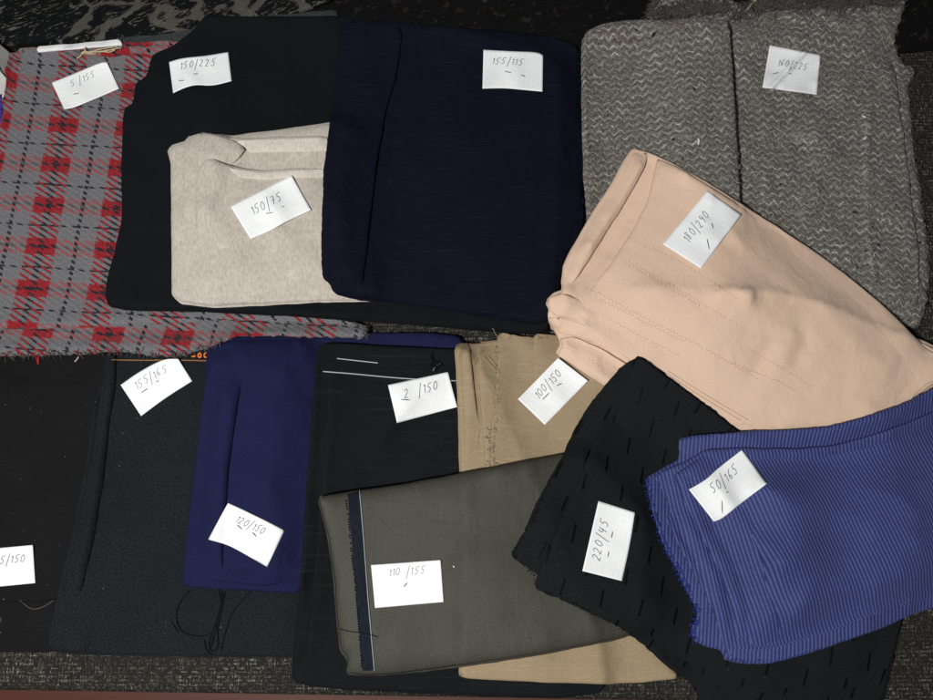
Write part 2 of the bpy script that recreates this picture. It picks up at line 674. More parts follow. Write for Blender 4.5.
def tweed_fabric(name, dark, light, dens, su=420, sv=420):
    n = NT(name)
    a = n.noise(su * 1.3, sv * .26, 3, .7)
    b = n.noise(su * .26, sv * 1.3, 3, .7, off=7)
    g = n.noise(26, 30, 3, .6, off=2)
    rows = n.math('SINE', n.math('MULTIPLY', n.v, 2 * math.pi / .0036))
    m = n.math('MAXIMUM', n.step(a, dens, dens + .14), n.step(b, dens + .02, dens + .14))
    m = n.math('MULTIPLY', m, n.math('ADD', .55, n.math('MULTIPLY', rows, .35)))
    m = n.math('MULTIPLY', m, n.math('ADD', .35, n.math('MULTIPLY', n.step(g, .35, .65), .65)))
    col = n.mix(m, dark, light)
    br = n.noise(90, 90, 2, .6, off=12)
    col = n.mix(n.math('MULTIPLY', n.step(br, .58, .7), .3), col, (.06, .042, .028))
    h = n.math('ADD', a, b)
    return n.done(col, .95, .06, h, .7, .0015)


def leaf_fabric(name):
    n = NT(name)
    f = n.noise(900, 500, 2, .6)
    base = n.mix(f, (.035, .033, .028), (.095, .088, .074))
    vo = n.t.nodes.new('ShaderNodeTexVoronoi')
    vo.feature = 'DISTANCE_TO_EDGE'
    vo.inputs['Scale'].default_value = 1
    warp = n.t.nodes.new('ShaderNodeMix')
    warp.data_type = 'VECTOR'
    warp.inputs[0].default_value = .55
    nz = n.t.nodes.new('ShaderNodeTexNoise')
    nz.inputs['Scale'].default_value = 1.3
    nz.inputs['Detail'].default_value = 3
    n.put(nz.inputs['Vector'], n.vec(24, 38))
    n.put(warp.inputs[4], n.vec(24, 38))
    n.put(warp.inputs[5], nz.outputs[1])
    n.put(vo.inputs['Vector'], warp.outputs[1])
    gap = n.math('MULTIPLY', n.noise(14, 18, 2, .5, off=3), .335)
    leaf = n.step(n.math('SUBTRACT', vo.outputs['Distance'], n.math('SUBTRACT', gap, .135)), .0, .03)
    col = n.mix(leaf, base, (.0045, .005, .0055))
    vein = n.noise(60, 240, 3, .6, dist=2.0, off=11)
    vm = n.math('MULTIPLY', n.step(vein, .57, .64), .9)
    col = n.mix(vm, col, (.10, .092, .078))
    return n.done(col, .9, .08, n.math('ADD', f, leaf), .5, .001)


def paper_mat(name):
    n = NT(name)
    g = n.math('MAXIMUM', n.band(n.frac(n.u, .005), .5, .05, .04), n.band(n.frac(n.v, .005), .5, .05, .04))
    col = n.mix(n.math('MULTIPLY', g, .24), (.80, .81, .81), (.50, .58, .72))
    f = n.noise(300, 300, 2, .5)
    return n.done(n.mix(n.math('MULTIPLY', n.step(n.noise(60, 60, 3, .6, off=5), .45, .75), .18), col, (.62, .63, .63)), .75, .25, f, .10, .0003, wr=.18)


def solid(name, c, rough=.8, spec=.15, metal=0.0, nz=0.0, scale=60):
    n = NT(name)
    co = (*c, 1)
    if nz:
        t = n.t.nodes.new('ShaderNodeTexNoise')
        t.inputs['Scale'].default_value = scale
        t.inputs['Detail'].default_value = 4
        n.put(t.inputs['Vector'], n.obj)
        co = n.mix(t.outputs[0], tuple(x * (1 - nz) for x in c), tuple(min(1, x * (1 + nz)) for x in c))
    m = n.done(co, rough, spec)
    n.b.inputs['Metallic'].default_value = metal
    return m


def floor_mat(name):
    n = NT(name)
    f = n.noise(3, 60, 4, .6, dist=.6)
    col = n.mix(f, (.065, .017, .011), (.14, .040, .026))
    seam = n.band(n.frac(n.v, .09), .0, .012, .008)
    col = n.mix(n.math('MULTIPLY', seam, .8), col, (.02, .008, .006))
    return n.done(col, .55, .3, f, .15, .001)


M = {}
M['plaid'] = plaid_fabric('plaid_wool')
M['zigzag'] = zigzag_fabric('zigzag_tweed')
M['rib'] = rib_fabric('blue_rib')
M['felt'] = felt_fabric('oatmeal_felt', (.39, .35, .30), (.51, .462, .40), (.60, .557, .495))
M['felt_edge'] = felt_fabric('pale_felt_edge', (.52, .48, .41), (.64, .60, .53), (.68, .65, .58))
M['dash'] = dash_fabric('black_dash')
M['black'] = plain_fabric('black_wool', (.0040, .0048, .0062), (.0080, .0092, .0112), big=9, wr=.7)
M['navy'] = plain_fabric('dark_navy_slub', (.0032, .0038, .0088), (.0056, .0066, .0145), big=10, slub=(26, 850), slubcol=(.013, .0165, .034), slubamt=.42, wr=.7)
M['royal'] = plain_fabric('deep_blue_wool', (.0085, .0098, .038), (.0140, .0158, .056), big=8, wr=.7)
M['slate'] = plain_fabric('slate_wool', (.0066, .0080, .0100), (.0160, .0188, .0228), 520, 620, big=12, lint=.2, wr=.7)
M['blackleft'] = plain_fabric('brown_black_wool', (.0060, .0058, .0062), (.0125, .0118, .0122), big=12, lint=.35, wr=.7)
M['suit'] = plain_fabric('black_suiting', (.0054, .0060, .0068), (.0105, .0115, .0128), big=10, slub=(12, 300), slubcol=(.019, .021, .023), slubamt=.4, wr=.7)
M['tan'] = plain_fabric('tan_linen', (.265, .198, .120), (.355, .275, .178), 900, 900, 14, slub=(35, 520), slubcol=(.42, .33, .22), slubamt=.5, bump=.4)
M['olive'] = plain_fabric('olive_suiting', (.038, .037, .029), (.066, .065, .052), 1100, 700, 12, slub=(500, 30), slubcol=(.074, .073, .063), slubamt=.4, rough=.6, spec=.2)
M['peach'] = plain_fabric('peach_crepe', (.62, .445, .330), (.68, .495, .375), 700, 700, 10, bump=.15, sheen=.1)
M['sofa'] = tweed_fabric('charcoal_tweed', (.018, .017, .0145), (.29, .27, .235), .525, 520, 520)
M['sofaback'] = tweed_fabric('black_streaked_tweed', (.0055, .0055, .0058), (.15, .15, .15), .62, 60, 900)
M['leaf'] = leaf_fabric('leaf_jacquard')
M['hem'] = plain_fabric('charcoal_hem', (.018, .022, .022), (.045, .052, .052), 500, 500)
M['paper'] = paper_mat('squared_paper')
M['ink'] = solid('grey_ink', (.14, .14, .16), .7)
M['faint'] = solid('faint_ink', (.27, .27, .29), .7)
M['pin'] = solid('steel_pin', (.10, .10, .11), .45, .5, .6)
M['white'] = solid('white_card', (.78, .79, .79), .6, .3, nz=.03)
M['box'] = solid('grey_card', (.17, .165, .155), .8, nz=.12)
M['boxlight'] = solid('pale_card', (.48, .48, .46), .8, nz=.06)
M['violet'] = felt_fabric('violet_cloth', (.030, .012, .12), (.09, .045, .30), (.16, .12, .42))
M['floor'] = floor_mat('red_brown_floor')
M['selv'] = plain_fabric('navy_selvedge', (.007, .009, .013), (.016, .0195, .027), 1200, 150)
M['whiteyarn'] = solid('white_yarn', (.42, .43, .44), .8)
M['oliveyarn'] = solid('pale_selvedge_yarn', (.30, .33, .36), .8)
M['blackyarn'] = solid('black_yarn', (.006, .006, .009), .9)
M['navyyarn'] = solid('navy_yarn', (.012, .012, .040), .9)
M['blueyarn'] = solid('blue_yarn', (.020, .035, .20), .9)
M['tanyarn'] = solid('tan_yarn', (.36, .285, .185), .9)
M['greyyarn'] = solid('grey_yarn', (.10, .092, .085), .95)
M['greypale'] = solid('pale_grey_yarn', (.32, .30, .28), .95)
M['redyarn'] = solid('red_yarn', (.34, .02, .022), .95)
M['cream'] = solid('cream_string', (.46, .38, .24), .9)
M['orange'] = solid('orange_weave', (.78, .22, .035), .8)
M['brownline'] = solid('tan_weave', (.26, .13, .05), .85)
M['peachyarn'] = solid('peach_yarn', (.50, .345, .245), .95)

# ------------------------------------------------------------------ floor and sofa
fl = make('floor', [(-3, -3, -.42), (3, -3, -.42), (3, 3, -.42), (-3, 3, -.42)], [(0, 1, 2, 3)], M['floor'],
          uv=[(-3, -3), (3, -3), (3, 3), (-3, 3)], smooth=False)
fl['kind'] = 'structure'

sofa = thing('sofa', 'charcoal tweed sofa whose seat all the folded fabrics are laid out on', 'sofa', loc=(0, 0, -.42))
EDGE = unproject([(0, 690.0), (540, 698.5)], 0.0)       # front edge of the seat
sl = (EDGE[1, 1] - EDGE[0, 1]) / (EDGE[1, 0] - EDGE[0, 0])


def front(x):
    return EDGE[0, 1] + sl * (x - EDGE[0, 0]) - .002


prof = [(1.0, 0.0)]
ys = np.linspace(.62, 0, 90)
V, UV, F = [], [], []
xs = np.linspace(-.9, .9, 150)
nf = wrinkle_noise(5, .12)
cols = []
for i, x in enumerate(xs):
    f = front(x)
    line = []
    for t in np.linspace(0, 1, 110):
        y = .62 + (f + .012 - .62) * t
        line.append((x, y, 0.0))
    for a in np.linspace(10, 90, 9):
        a = math.radians(a)
        line.append((x, f + .012 - .012 * math.sin(a), -.012 + .012 * math.cos(a)))
    for z in (-.05, -.10, -.2, -.34):
        line.append((x, f, z))
    cols.append(line)
nc = len(cols[0])
for i, line in enumerate(cols):
    s = 0
    for j, p in enumerate(line):
        if j:
            q = line[j - 1]
            s += math.dist(p, q)
        V.append(p)
        UV.append((p[0], .62 - s))
V = np.array(V)
V[:, 2] += np.where(V[:, 2] > -.02, -.0007 + .0006 * nf(V[:, :2]), 0)
for i in range(len(cols) - 1):
    for j in range(nc - 1):
        F.append((i * nc + j, i * nc + j + 1, (i + 1) * nc + j + 1, (i + 1) * nc + j))
make('seat', V, F, M['sofa'], sofa, UV)
cloth('backrest', M['sofaback'], [(-60, -70), (1000, -70), (1000, 30), (935, 52), (760, 60), (560, 62), (300, 60), (-60, 62)], .016, sofa, angle=14,
      radius=.03, noise=.002, step=.007, e0=0, under=0)

# ------------------------------------------------------------------ things at the top left corner
thr = thing('patterned_throw', 'black leaf patterned grey throw along the back at top left', 'throw', (120, 20))
cloth('throw_layer', M['leaf'], [(-40, -50), (345, -50), (336, 2), (300, 16), (220, 24), (176, 38), (100, 44), (-40, 50)], .007, thr, angle=24, noise=.0016, nscale=.09, seed=3)
cloth('hem', M['hem'], [(118, 41), (176, 36), (230, 20), (300, 14), (338, 10), (338, 20), (300, 24), (230, 34), (176, 48), (120, 50)], .003, thr, seed=4, smooth=1)

bx = thing('cardboard_box', 'grey and white card box corner at the left edge beside the plaid', 'box', (4, 80))
cloth('lid', M['box'], [(-40, 50), (1, 47), (20, 62), (17, 84), (-40, 52)], .016, bx, smooth=0, radius=.002, noise=0, soft=.003)
cloth('side', M['boxlight'], [(-40, 58), (0, 69), (15, 86), (10, 107), (-40, 84)], .012, bx, smooth=0, radius=.002, noise=0, soft=.003)
vc = cloth('violet_cloth', M['violet'], [(-40, 85), (2, 97), (9, 106), (4, 113), (8, 125), (-3, 160), (-40, 160)], .008, None, seed=8, noise=.002, nscale=.03)
tag(vc, 'crumpled violet cloth peeking out below the card box at the left edge', 'cloth')

GRP = 'folded fabric lengths laid out on the sofa'

# ------------------------------------------------------------------ lower left row
f = thing('folded_fabric', 'brownish black wool at the left edge, left of the slate fabric', 'fabric', (40, 500), GRP)
stack('fabric_layer', M['blackleft'], [(-50, 345), (118, 348), (104, 420), (100, 560), (96, 650), (60, 652), (-50, 652)],
      .007, f, n=2, seed=11, noise=.0012)
cloth('fabric_layer', M['blackleft'], [(-50, 345), (112, 348), (102, 420), (92, 500), (78, 560), (62, 598), (40, 602), (-50, 600)], .005, f, seed=12, hard=[[(112, 348), (102, 420), (92, 500), (78, 560), (62, 598), (40, 602), (-50, 600)]], noise=.0012,
      ridges=[([(4, 372), (2, 480), (8, 590)], .0015, .004)])
tubes('loose_thread', [px_thread([(20, 600), (32, 610), (44, 607), (54, 600)]), px_thread([(-2, 616), (2, 618), (1, 622)]), px_thread([(-3, 634), (2, 632)])], M['greyyarn'], f, .0004)

f = thing('folded_fabric', 'dark slate blue fabric with an orange lettered selvedge tucked under the plaid', 'fabric', (170, 500), GRP)
stack('fabric_layer', M['slate'], [(110, 345), (230, 345), (320, 345), (316, 656), (200, 655), (100, 653), (58, 650), (48, 642), (56, 606), (72, 540), (86, 470), (95, 410)],
      .008, f, n=3, seed=13, noise=.001,
      ridges=[([(105, 385), (96, 440), (86, 520), (72, 590)], -.0030, .0035), ([(98, 400), (86, 470), (72, 550)], .0022, .006)])
cloth('fabric_layer', M['slate'], [(116, 345), (230, 345), (320, 345), (316, 648), (150, 646), (95, 646), (84, 640), (66, 612), (92, 520), (104, 440)], .003, f, seed=14, hard=[[(66, 612), (92, 520), (104, 440), (114, 350)]], softr=.03, noise=.001,
      ridges=[([(50, 628), (70, 640), (90, 650)], .0012, .003), ([(120, 610), (200, 618), (290, 615)], .0010, .006)])
cloth('turned_flap', M['slate'], [(106, 350), (117, 350), (116, 385), (109, 430), (104, 480), (94, 540), (82, 590), (72, 612), (60, 608), (68, 570), (82, 500), (92, 440), (99, 390)], .0055, f, seed=140, noise=.0016, nscale=.03, radius=.010, e0=0, under=0, hard=[[(117, 352), (116, 385), (109, 430), (104, 480), (94, 540), (82, 590)]], softr=.012, ridges=[([(108, 370), (102, 430), (92, 500), (78, 570)], .002, .003)])
sv = tubes('selvedge', [px_thread([(112, 360), (150, 360.5), (175, 360), (212, 361)])], M['brownline'], f, .0007)
def blk(pts):
    return px_thread(pts, .0012)
lettering = []
ov = lambda cx, cy, a, b: [(cx + a * math.cos(t), cy + b * math.sin(t)) for t in np.linspace(0, 2 * math.pi, 12)]
lettering += [blk([(192, 357), (196, 356)]), blk(ov(200, 355.5, 1.6, 2.0)), blk(ov(206.3, 355.3, 1.8, 2.2)), blk([(211.3, 353), (211.0, 358)])]
tubes('selvedge_lettering', lettering, M['orange'], f, .0009)

f = thing('folded_fabric', 'deep royal navy wool with loose threads hanging at its bottom edge', 'fabric', (250, 470), GRP)
stack('fabric_layer', M['royal'], [(214, 338), (240, 333), (462, 333), (462, 360), (330, 500), (303, 590), (296, 593), (240, 590), (190, 587), (182, 582), (187, 540), (195, 470), (204, 395)],
      .009, f, n=3, seed=15, noise=.0016, nscale=.09,
      ridges=[([(208, 380), (204, 440), (196, 520), (192, 590)], -.0022, .003)])
cloth('fabric_layer', M['royal'], [(222, 338), (240, 335), (330, 335), (326, 500), (302, 580), (262, 586), (215, 580), (196, 578), (200, 520), (208, 460), (214, 390)], .006, f, seed=16, hard=[[(302, 580), (262, 586), (215, 580), (196, 578)]], softr=.03, noise=.0022, nscale=.10,
      ridges=[([(278, 375), (272, 450), (266, 540)], .008, .016),
              ([(212, 560), (240, 566), (300, 576)], -.003, .004), ([(228, 556), (260, 558), (305, 562)], .0022, .004), ([(300, 360), (280, 350), (250, 345)], .0015, .006)])
cloth('turned_flap', M['royal'], [(206, 345), (222, 345), (244, 345), (242, 380), (236, 420), (230, 460), (226, 510), (222, 572), (210, 584), (190, 584), (190, 540), (198, 470), (205, 400)], .0095, f, seed=141, noise=.0012, nscale=.04, radius=.018, e0=0, under=0,
      hard=[[(242, 380), (236, 420), (230, 460), (226, 510), (222, 572)]], softr=.030, ridges=[([(226, 380), (218, 440), (210, 520)], .003, .006)])
tubes('loose_thread', [px_thread([(190, 590), (177, 606), (176, 622), (184, 634), (200, 637), (210, 634)]),
                       px_thread([(222, 590), (221, 600), (219, 614), (213, 630), (208, 646), (213, 653), (219, 646), (217, 632), (221, 612), (225, 592)]),
                       px_thread([(224, 592), (221, 604), (220, 618), (214, 636), (210, 650)]),
                       px_thread([(219, 590), (222, 610), (215, 628)]),
                       px_thread([(251, 592), (240, 602), (230, 616), (225, 634), (221, 650)]),
                       px_thread([(172, 622), (178, 632)]), px_thread([(204, 640), (207, 652), (214, 655)])], M['blackyarn'], f, .00055)

# ------------------------------------------------------------------ plaid
f = thing('folded_fabric', 'red, grey and black plaid wool with a frayed bottom edge at left', 'fabric', (60, 220), GRP)
cloth('frayed_layer', M['plaid'], [(-50, 322), (100, 318), (200, 312), (290, 311), (340, 318), (369, 326), (366, 339), (330, 339), (288, 337), (240, 337), (222, 343), (205, 351), (180, 357), (150, 357), (120, 352), (60, 356), (-50, 358)],
      .007, f, angle=176, uvshift=(.031, .012), jag=.0007, seed=21, noise=.0016, nscale=.03,
      ridges=[([(240, 320), (225, 334), (200, 346), (170, 352)], -.003, .0025), ([(228, 318), (214, 334), (190, 343)], .002, .003), ([(245, 330), (280, 322), (300, 316)], -.003, .003)])
stack('fabric_layer', M['plaid'], [(17, 53), (70, 50), (120, 48), (178, 45), (240, 60), (240, 200), (240, 300), (290, 313), (330, 319), (362, 326), (330, 323), (280, 321), (230, 320), (190, 323), (110, 328), (60, 329), (-50, 331), (-38, 260), (-8, 170), (6, 110)],
      .010, f, angle=-3.5, anchor=((65, 127), (.035, .02225)), n=3, seed=22, hard=[[(330, 323), (280, 321), (230, 320), (190, 323), (110, 328), (60, 329), (-50, 331)], [(17, 53), (70, 50), (120, 48), (178, 45)], [(17, 53), (6, 110), (-8, 170), (-38, 260)]], noise=.0013, nscale=.10)
cloth('turned_edge', M['plaid'], [(62, 52), (120, 48), (176, 46), (172, 56), (140, 55), (110, 58), (70, 57)], .003, f, angle=6, uvshift=(.02, .02), seed=23, jag=.0006)
fringe('frayed_edge', M['greyyarn'], [(-5, 357), (60, 356), (120, 352), (150, 357), (180, 357), (222, 343)], (0, 1), 130, .006, f, seed=1, spread=1.6, lift=.003)
fringe('frayed_edge', M['redyarn'], [(-5, 355), (60, 354), (120, 351), (180, 355)], (0, 1), 34, .006, f, seed=2, spread=1.4, lift=.003)
fringe('frayed_edge', M['greyyarn'], [(366, 326), (366, 338)], (1, 0), 22, .006, f, seed=3, spread=1.4, lift=.002)
tubes('loose_thread', [px_thread([(36, 354), (37, 359), (39, 364)], .001), px_thread([(38, 354), (39.5, 360), (38, 364.5)], .001)], M['redyarn'], f, .0009)
tubes('loose_thread', [px_thread([(79, 357), (77, 360), (75, 362)], .001)], M['greypale'], f, .001)

wc = cloth('white_card', M['white'], [(38, 47.5), (80, 44.5), (121, 40.5), (124, 46), (80, 50), (38, 53.5)], .003, None, smooth=0, radius=.001, noise=.0003, soft=.004)
tag(wc, 'narrow white card strip lying on the plaid top edge', 'card')
st = tubes('twine_tangle', [px_thread([(80, 59), (86, 55), (92, 53), (104, 54), (114, 51), (122, 49)], .002, .002), px_thread([(86, 47), (87, 53), (84, 57), (78, 60)], .002, .002),
                            px_thread([(84, 53), (95, 56), (108, 56), (119, 51), (110, 52), (98, 53)], .002, .002), px_thread([(88, 54), (100, 51), (112, 49), (118, 48)], .002, .001),
                            px_thread([(82, 55), (89, 57), (99, 57)], .002), px_thread([(81, 54), (87, 53), (92, 55)], .002, .002)], M['cream'], None, .0007)
tag(st, 'tangle of cream twine by the white card strip', 'string')

# ------------------------------------------------------------------ black wool, oatmeal felt, dark navy
f = thing('folded_fabric', 'large plain black wool underneath the oatmeal felt and dark navy fabric', 'fabric', (230, 200), GRP)
stack('fabric_layer', M['black'], [(206, 17), (240, 19), (345, 18), (420, 30), (560, 60), (560, 200), (552, 310), (546, 336), (420, 325), (300, 316), (200, 311), (126, 310), (110, 306), (106, 298), (108, 280), (116, 250), (123, 220), (122, 170), (124, 112), (134, 104), (136, 86), (148, 76), (152, 58), (174, 47), (192, 34)],
      .012, f, n=4, seed=31, noise=.0022, nscale=.12)
cloth('fabric_layer', M['black'], [(212, 20), (345, 21), (420, 60), (420, 300), (300, 300), (200, 300), (140, 298), (124, 290), (124, 270), (132, 230), (134, 130), (150, 110), (166, 70), (184, 50)], .006, f, seed=32, hard=[[(166, 70), (184, 50), (212, 20)]], softr=.06, noise=.0022, nscale=.12,
      ridges=[([(340, 60), (330, 100), (330, 140)], .002, .01)])

f = thing('folded_fabric', 'small oatmeal felt folded in layers with pale selvedges on the black wool', 'fabric', (250, 230), GRP)
stack('fabric_layer', M['felt'], [(168, 152), (171, 147), (184, 143), (188, 138), (200, 135), (232, 137), (280, 131), (331, 124), (360, 140), (380, 300), (372, 300), (318, 301), (260, 304), (212, 307), (196, 305), (180, 302), (172, 296), (172, 230), (171, 165)],
      .009, f, n=4, spread=2.0, smooth=0, seed=33, noise=.001)
cloth('fabric_layer', M['felt'], [(196, 137), (202, 134), (218, 136), (234, 140), (280, 138), (331, 137), (360, 145), (376, 297), (318, 298), (260, 301), (200, 302), (184, 298), (184, 230), (184, 162), (185, 150)],
      .005, f, seed=34, hard=[[(184, 215), (184, 165), (185, 150), (196, 137), (202, 134), (218, 136), (234, 140), (280, 138), (331, 137)]], softr=.02, noise=.001, ridges=[([(232, 142), (246, 150), (240, 160), (228, 166)], -.004, .004)])
cloth('selvedge', M['felt_edge'], [(232, 141), (280, 139), (331, 138), (340, 151), (285, 152), (250, 153), (246, 148)], .0012, f, seed=35, noise=.0003, radius=.002)
cloth('fabric_layer', M['felt'], [(200, 135), (216, 136), (234, 141), (246, 149), (240, 158), (226, 166), (212, 170), (199, 168), (196, 150)], .0035, f, seed=36, hard=[[(200, 135), (216, 136), (234, 141), (246, 149), (240, 158)], [(199, 168), (196, 150), (200, 135)]], softr=.01, noise=.0006, radius=.007)
cloth('fabric_layer', M['felt'], [(206, 161), (214, 160), (230, 167), (260, 172), (290, 170), (327, 169), (360, 175), (374, 295), (318, 295), (250, 297), (206, 298), (197, 292), (196, 230), (197, 176)],
      .006, f, seed=37, hard=[[(206, 161), (214, 160), (230, 167), (260, 172), (290, 170), (327, 169)], [(206,161), (198, 174), (196, 230)]], softr=.03, noise=.0018, nscale=.06, ridges=[([(220, 175), (208, 200), (200, 240), (204, 280)], .0025, .008), ([(232, 182), (222, 196), (216, 215)], -.002, .006)])
cloth('selvedge', M['felt_edge'], [(226, 166), (235, 169), (262, 173), (290, 171), (326, 169), (340, 177), (300, 178), (262, 180), (240, 178)], .0010, f, seed=38, noise=.0003, radius=.002)
fringe('frayed_edge', M['cream'], [(186, 138), (202, 134), (230, 138)], (-.3, -1), 14, .004, f, seed=12, rad=(.00012, .0002))

f = thing('folded_fabric', 'dark navy slub fabric with a turned left flap beside the grey zigzag tweed', 'fabric', (470, 180), GRP)
stack('fabric_layer', M['navy'], [(342, 22), (400, 25), (450, 29), (520, 34), (560, 40), (578, 48), (581, 70), (583, 150), (583, 226), (577, 250), (562, 275), (552, 318), (536, 325), (470, 313), (400, 303), (352, 298), (336, 294), (332, 284), (325, 277), (323, 240), (325, 170), (331, 124), (338, 78)],
      .012, f, n=4, seed=41, noise=.0020, nscale=.11, jag=.0002)
cloth('turned_flap', M['navy'], [(343, 24), (372, 25), (403, 28), (397, 75), (386, 112), (376, 170), (370, 225), (362, 290), (350, 294), (336, 288), (328, 272), (325, 240), (327, 170), (333, 124), (339, 78)],
      .003, f, seed=42, noise=.0014, nscale=.08, radius=.003, under=.3, hard=[[(372, 25), (403, 28), (397, 75), (386, 112), (376, 170), (370, 225), (362, 290)]], softr=.016)
cloth('fabric_layer', M['navy'], [(405, 30), (450, 33), (520, 38), (556, 44), (562, 100), (566, 240), (556, 290), (530, 296), (450, 288), (376, 284), (382, 225), (390, 165), (398, 110)], .0025, f, seed=43, hard=[[(405, 30), (398, 110), (390, 165), (386, 195)]], softr=.06, noise=.0016, nscale=.09, radius=.008,
      ridges=[([(430, 240), (480, 270), (540, 290)], .0015, .010)])
fringe('frayed_edge', M['navyyarn'], [(579, 50), (582, 100), (583, 160), (583, 228), (575, 258)], (1, 0), 150, .004, f, seed=5, spread=1.5)

# ------------------------------------------------------------------ grey zigzag tweed
f = thing('folded_fabric', 'grey zigzag woven tweed with fuzzy frayed edges at top right', 'fabric', (760, 150), GRP)
cloth('frayed_layer', M['zigzag'], [(645, 24), (650, 8), (668, -12), (720, -20), (740, 12), (760, -4), (800, -10), (905, -20), (906, -2), (898, 24), (892, 44), (900, 66), (914, 72), (906, 92), (912, 150), (922, 214), (927, 262), (926, 306), (915, 330), (700, 330), (650, 200)],
      .009, f, seed=51, jag=.0011, noise=.0035, nscale=.03, angle=-3)
cloth('fabric_layer', M['zigzag'], [(650, 26), (735, 24), (790, 20), (888, 26), (892, 60), (896, 90), (904, 150), (912, 214), (918, 262), (917, 300), (908, 326), (700, 330), (650, 200)],
      .006, f, seed=52, hard=[[(912, 214), (918, 262), (917, 300), (908, 326)], [(892, 60), (896, 90), (904, 150), (912, 214)]], softr=.03, jag=.0006, noise=.0028, nscale=.06, angle=-5,
      ridges=[([(868, 108), (866, 150), (864, 200), (868, 260), (880, 300)], .0016, .004), ([(872, 70), (880, 85), (872, 92), (862, 96)], -.002, .004)])
stack('turned_flap', M['zigzag'], [(582, 44), (588, 34), (604, 27), (630, 24), (690, 23), (728, 24), (731, 60), (734, 110), (738, 180), (742, 260), (740, 330), (640, 330), (592, 260), (585, 190), (583, 120)],
      .016, f, n=3, seed=53, noise=.0022, nscale=.07, angle=2.5, uvshift=(.003,.003))
fringe('frayed_edge', M['greyyarn'], [(646, 22), (652, 6), (668, -10)], (-1, -.6), 120, .009, f, seed=6, spread=1.6, lift=.005, rad=(.0002, .0005))
fringe('frayed_edge', M['greyyarn'], [(735, 14), (760, 4), (800, 2), (850, 0), (900, 0)], (0, -1), 800, .014, f, seed=7, spread=2.2, lift=.007, inward=.006, rad=(.0002, .0005))
fringe('frayed_edge', M['greyyarn'], [(652, 18), (690, 8), (724, 8)], (0, -1), 520, .012, f, seed=17, spread=2.2, lift=.007, inward=.005, rad=(.0002, .0005))
fringe('frayed_edge', M['greyyarn'], [(905, 0), (896, 30), (893, 50), (902, 70), (914, 76), (907, 94), (913, 150), (922, 214), (927, 262), (926, 300)], (1, 0), 170, .006, f, seed=8, spread=1.5, lift=.003)
fringe('loose_thread', M['greypale'], [(866, 60), (866, 130), (864, 200), (867, 250), (878, 290)], (1, .1), 90, .007, f, seed=9, spread=1.2, lift=.002, rad=(.0003, .0006))
fringe('loose_thread', M['greypale'], [(752, 210), (770, 160), (820, 130), (850, 200), (800, 230)], (1, .3), 170, .007, f, seed=19, spread=2.5, lift=.001, rad=(.0003, .0005), inward=.02)
tubes('loose_thread', [px_thread([(744, 14), (750, 8), (757, 1), (752, -3), (747, 2), (752, 5), (758, 0)], .004, .003), px_thread([(746, 13), (749, 8), (755, 4), (760, -4)], .004, .003),
                       px_thread([(735, 20), (737, 13), (740, 10)], .004)], M['cream'], f, .0006)
for fl_ in ([(698, 139), (699, 142), (698, 145)], [(862, 116), (865, 118)], [(866, 137), (864, 140)]):
    tubes('lint_fleck', [px_thread(fl_, .001)], M['white'], f, .0009)

# ------------------------------------------------------------------ black suiting, tan linen, olive suiting
f = thing('folded_fabric', 'black suiting with white selvedge lines between royal navy and tan fabrics', 'fabric', (390, 430), GRP)
stack('fabric_layer', M['suit'], [(318, 346), (330, 343), (400, 347), (470, 350), (500, 400), (600, 640), (606, 690), (560, 697), (470, 693), (350, 688), (308, 684), (293, 678), (296, 640), (302, 590), (306, 510), (312, 430)],
      .009, f, n=3, seed=61, noise=.0013, nscale=.09, ridges=[([(326, 360), (323, 410), (318, 480), (312, 560), (306, 650)], -.002, .003)])
cloth('fabric_layer', M['suit'], [(326, 349), (400, 351), (470, 354), (490, 400), (590, 640), (560, 690), (470, 687), (350, 682), (312, 678), (306, 660), (316, 560), (322, 480), (327, 410)], .004, f, seed=62, hard=[[(312, 678), (306, 660), (316, 560), (322, 480), (327, 410), (326, 352)]], softr=.04, noise=.0013, nscale=.09,
      ridges=[([(332, 365), (330, 420), (326, 490)], .002, .004), ([(330, 366), (390, 371), (460, 374)], .0012, .003)])
tubes('selvedge_line', [px_thread([(337, 358.5), (355, 360.5), (378, 363)], .0004)], M['whiteyarn'], f, .00055)
tubes('selvedge_line', [px_thread([(323, 371.5), (350, 373.5), (390, 377.5), (420, 379.5), (460, 381)], .0004)], M['whiteyarn'], f, .0006)
fringe('loose_thread', M['blackyarn'], [(430, 364), (438, 360), (436, 368)], (1, .3), 30, .010, f, seed=20, spread=3, lift=.002)
tubes('loose_thread', [px_thread([(433, 371), (436, 366), (440, 364)], .001)], M['greypale'], f, .0004)

f = thing('folded_fabric', 'tan linen with a frayed inner edge, half covered by the olive suiting', 'fabric', (540, 400), GRP)
stack('fabric_layer', M['tan'], [(456, 343), (478, 344), (500, 341), (620, 340), (640, 500), (636, 634), (660, 655), (682, 678), (640, 682), (600, 684), (520, 681), (461, 678), (460, 660), (462, 560), (461, 470), (459, 400)],
      .008, f, n=2, seed=63, noise=.0010, nscale=.08, smooth=1,
      ridges=[([(468, 350), (471, 380), (476, 410), (480, 425)], .0022, .003), ([(475, 352), (477, 385), (480, 420)], -.002, .003), ([(462, 650), (520, 655), (580, 668), (640, 672)], .0012, .004), ([(488, 440), (490, 470)], .002, .004)])
cloth('fabric_layer', M['tan'], [(478, 342), (498, 340), (520, 341), (520, 490), (486, 492), (484, 450), (482, 420), (479, 380)], .003, f, seed=143, noise=.0008, radius=.005, e0=.2, under=.2, nscale=.04, hard=[[(478, 342), (479, 380), (482, 420), (484, 450), (486, 492)]], softr=.02)
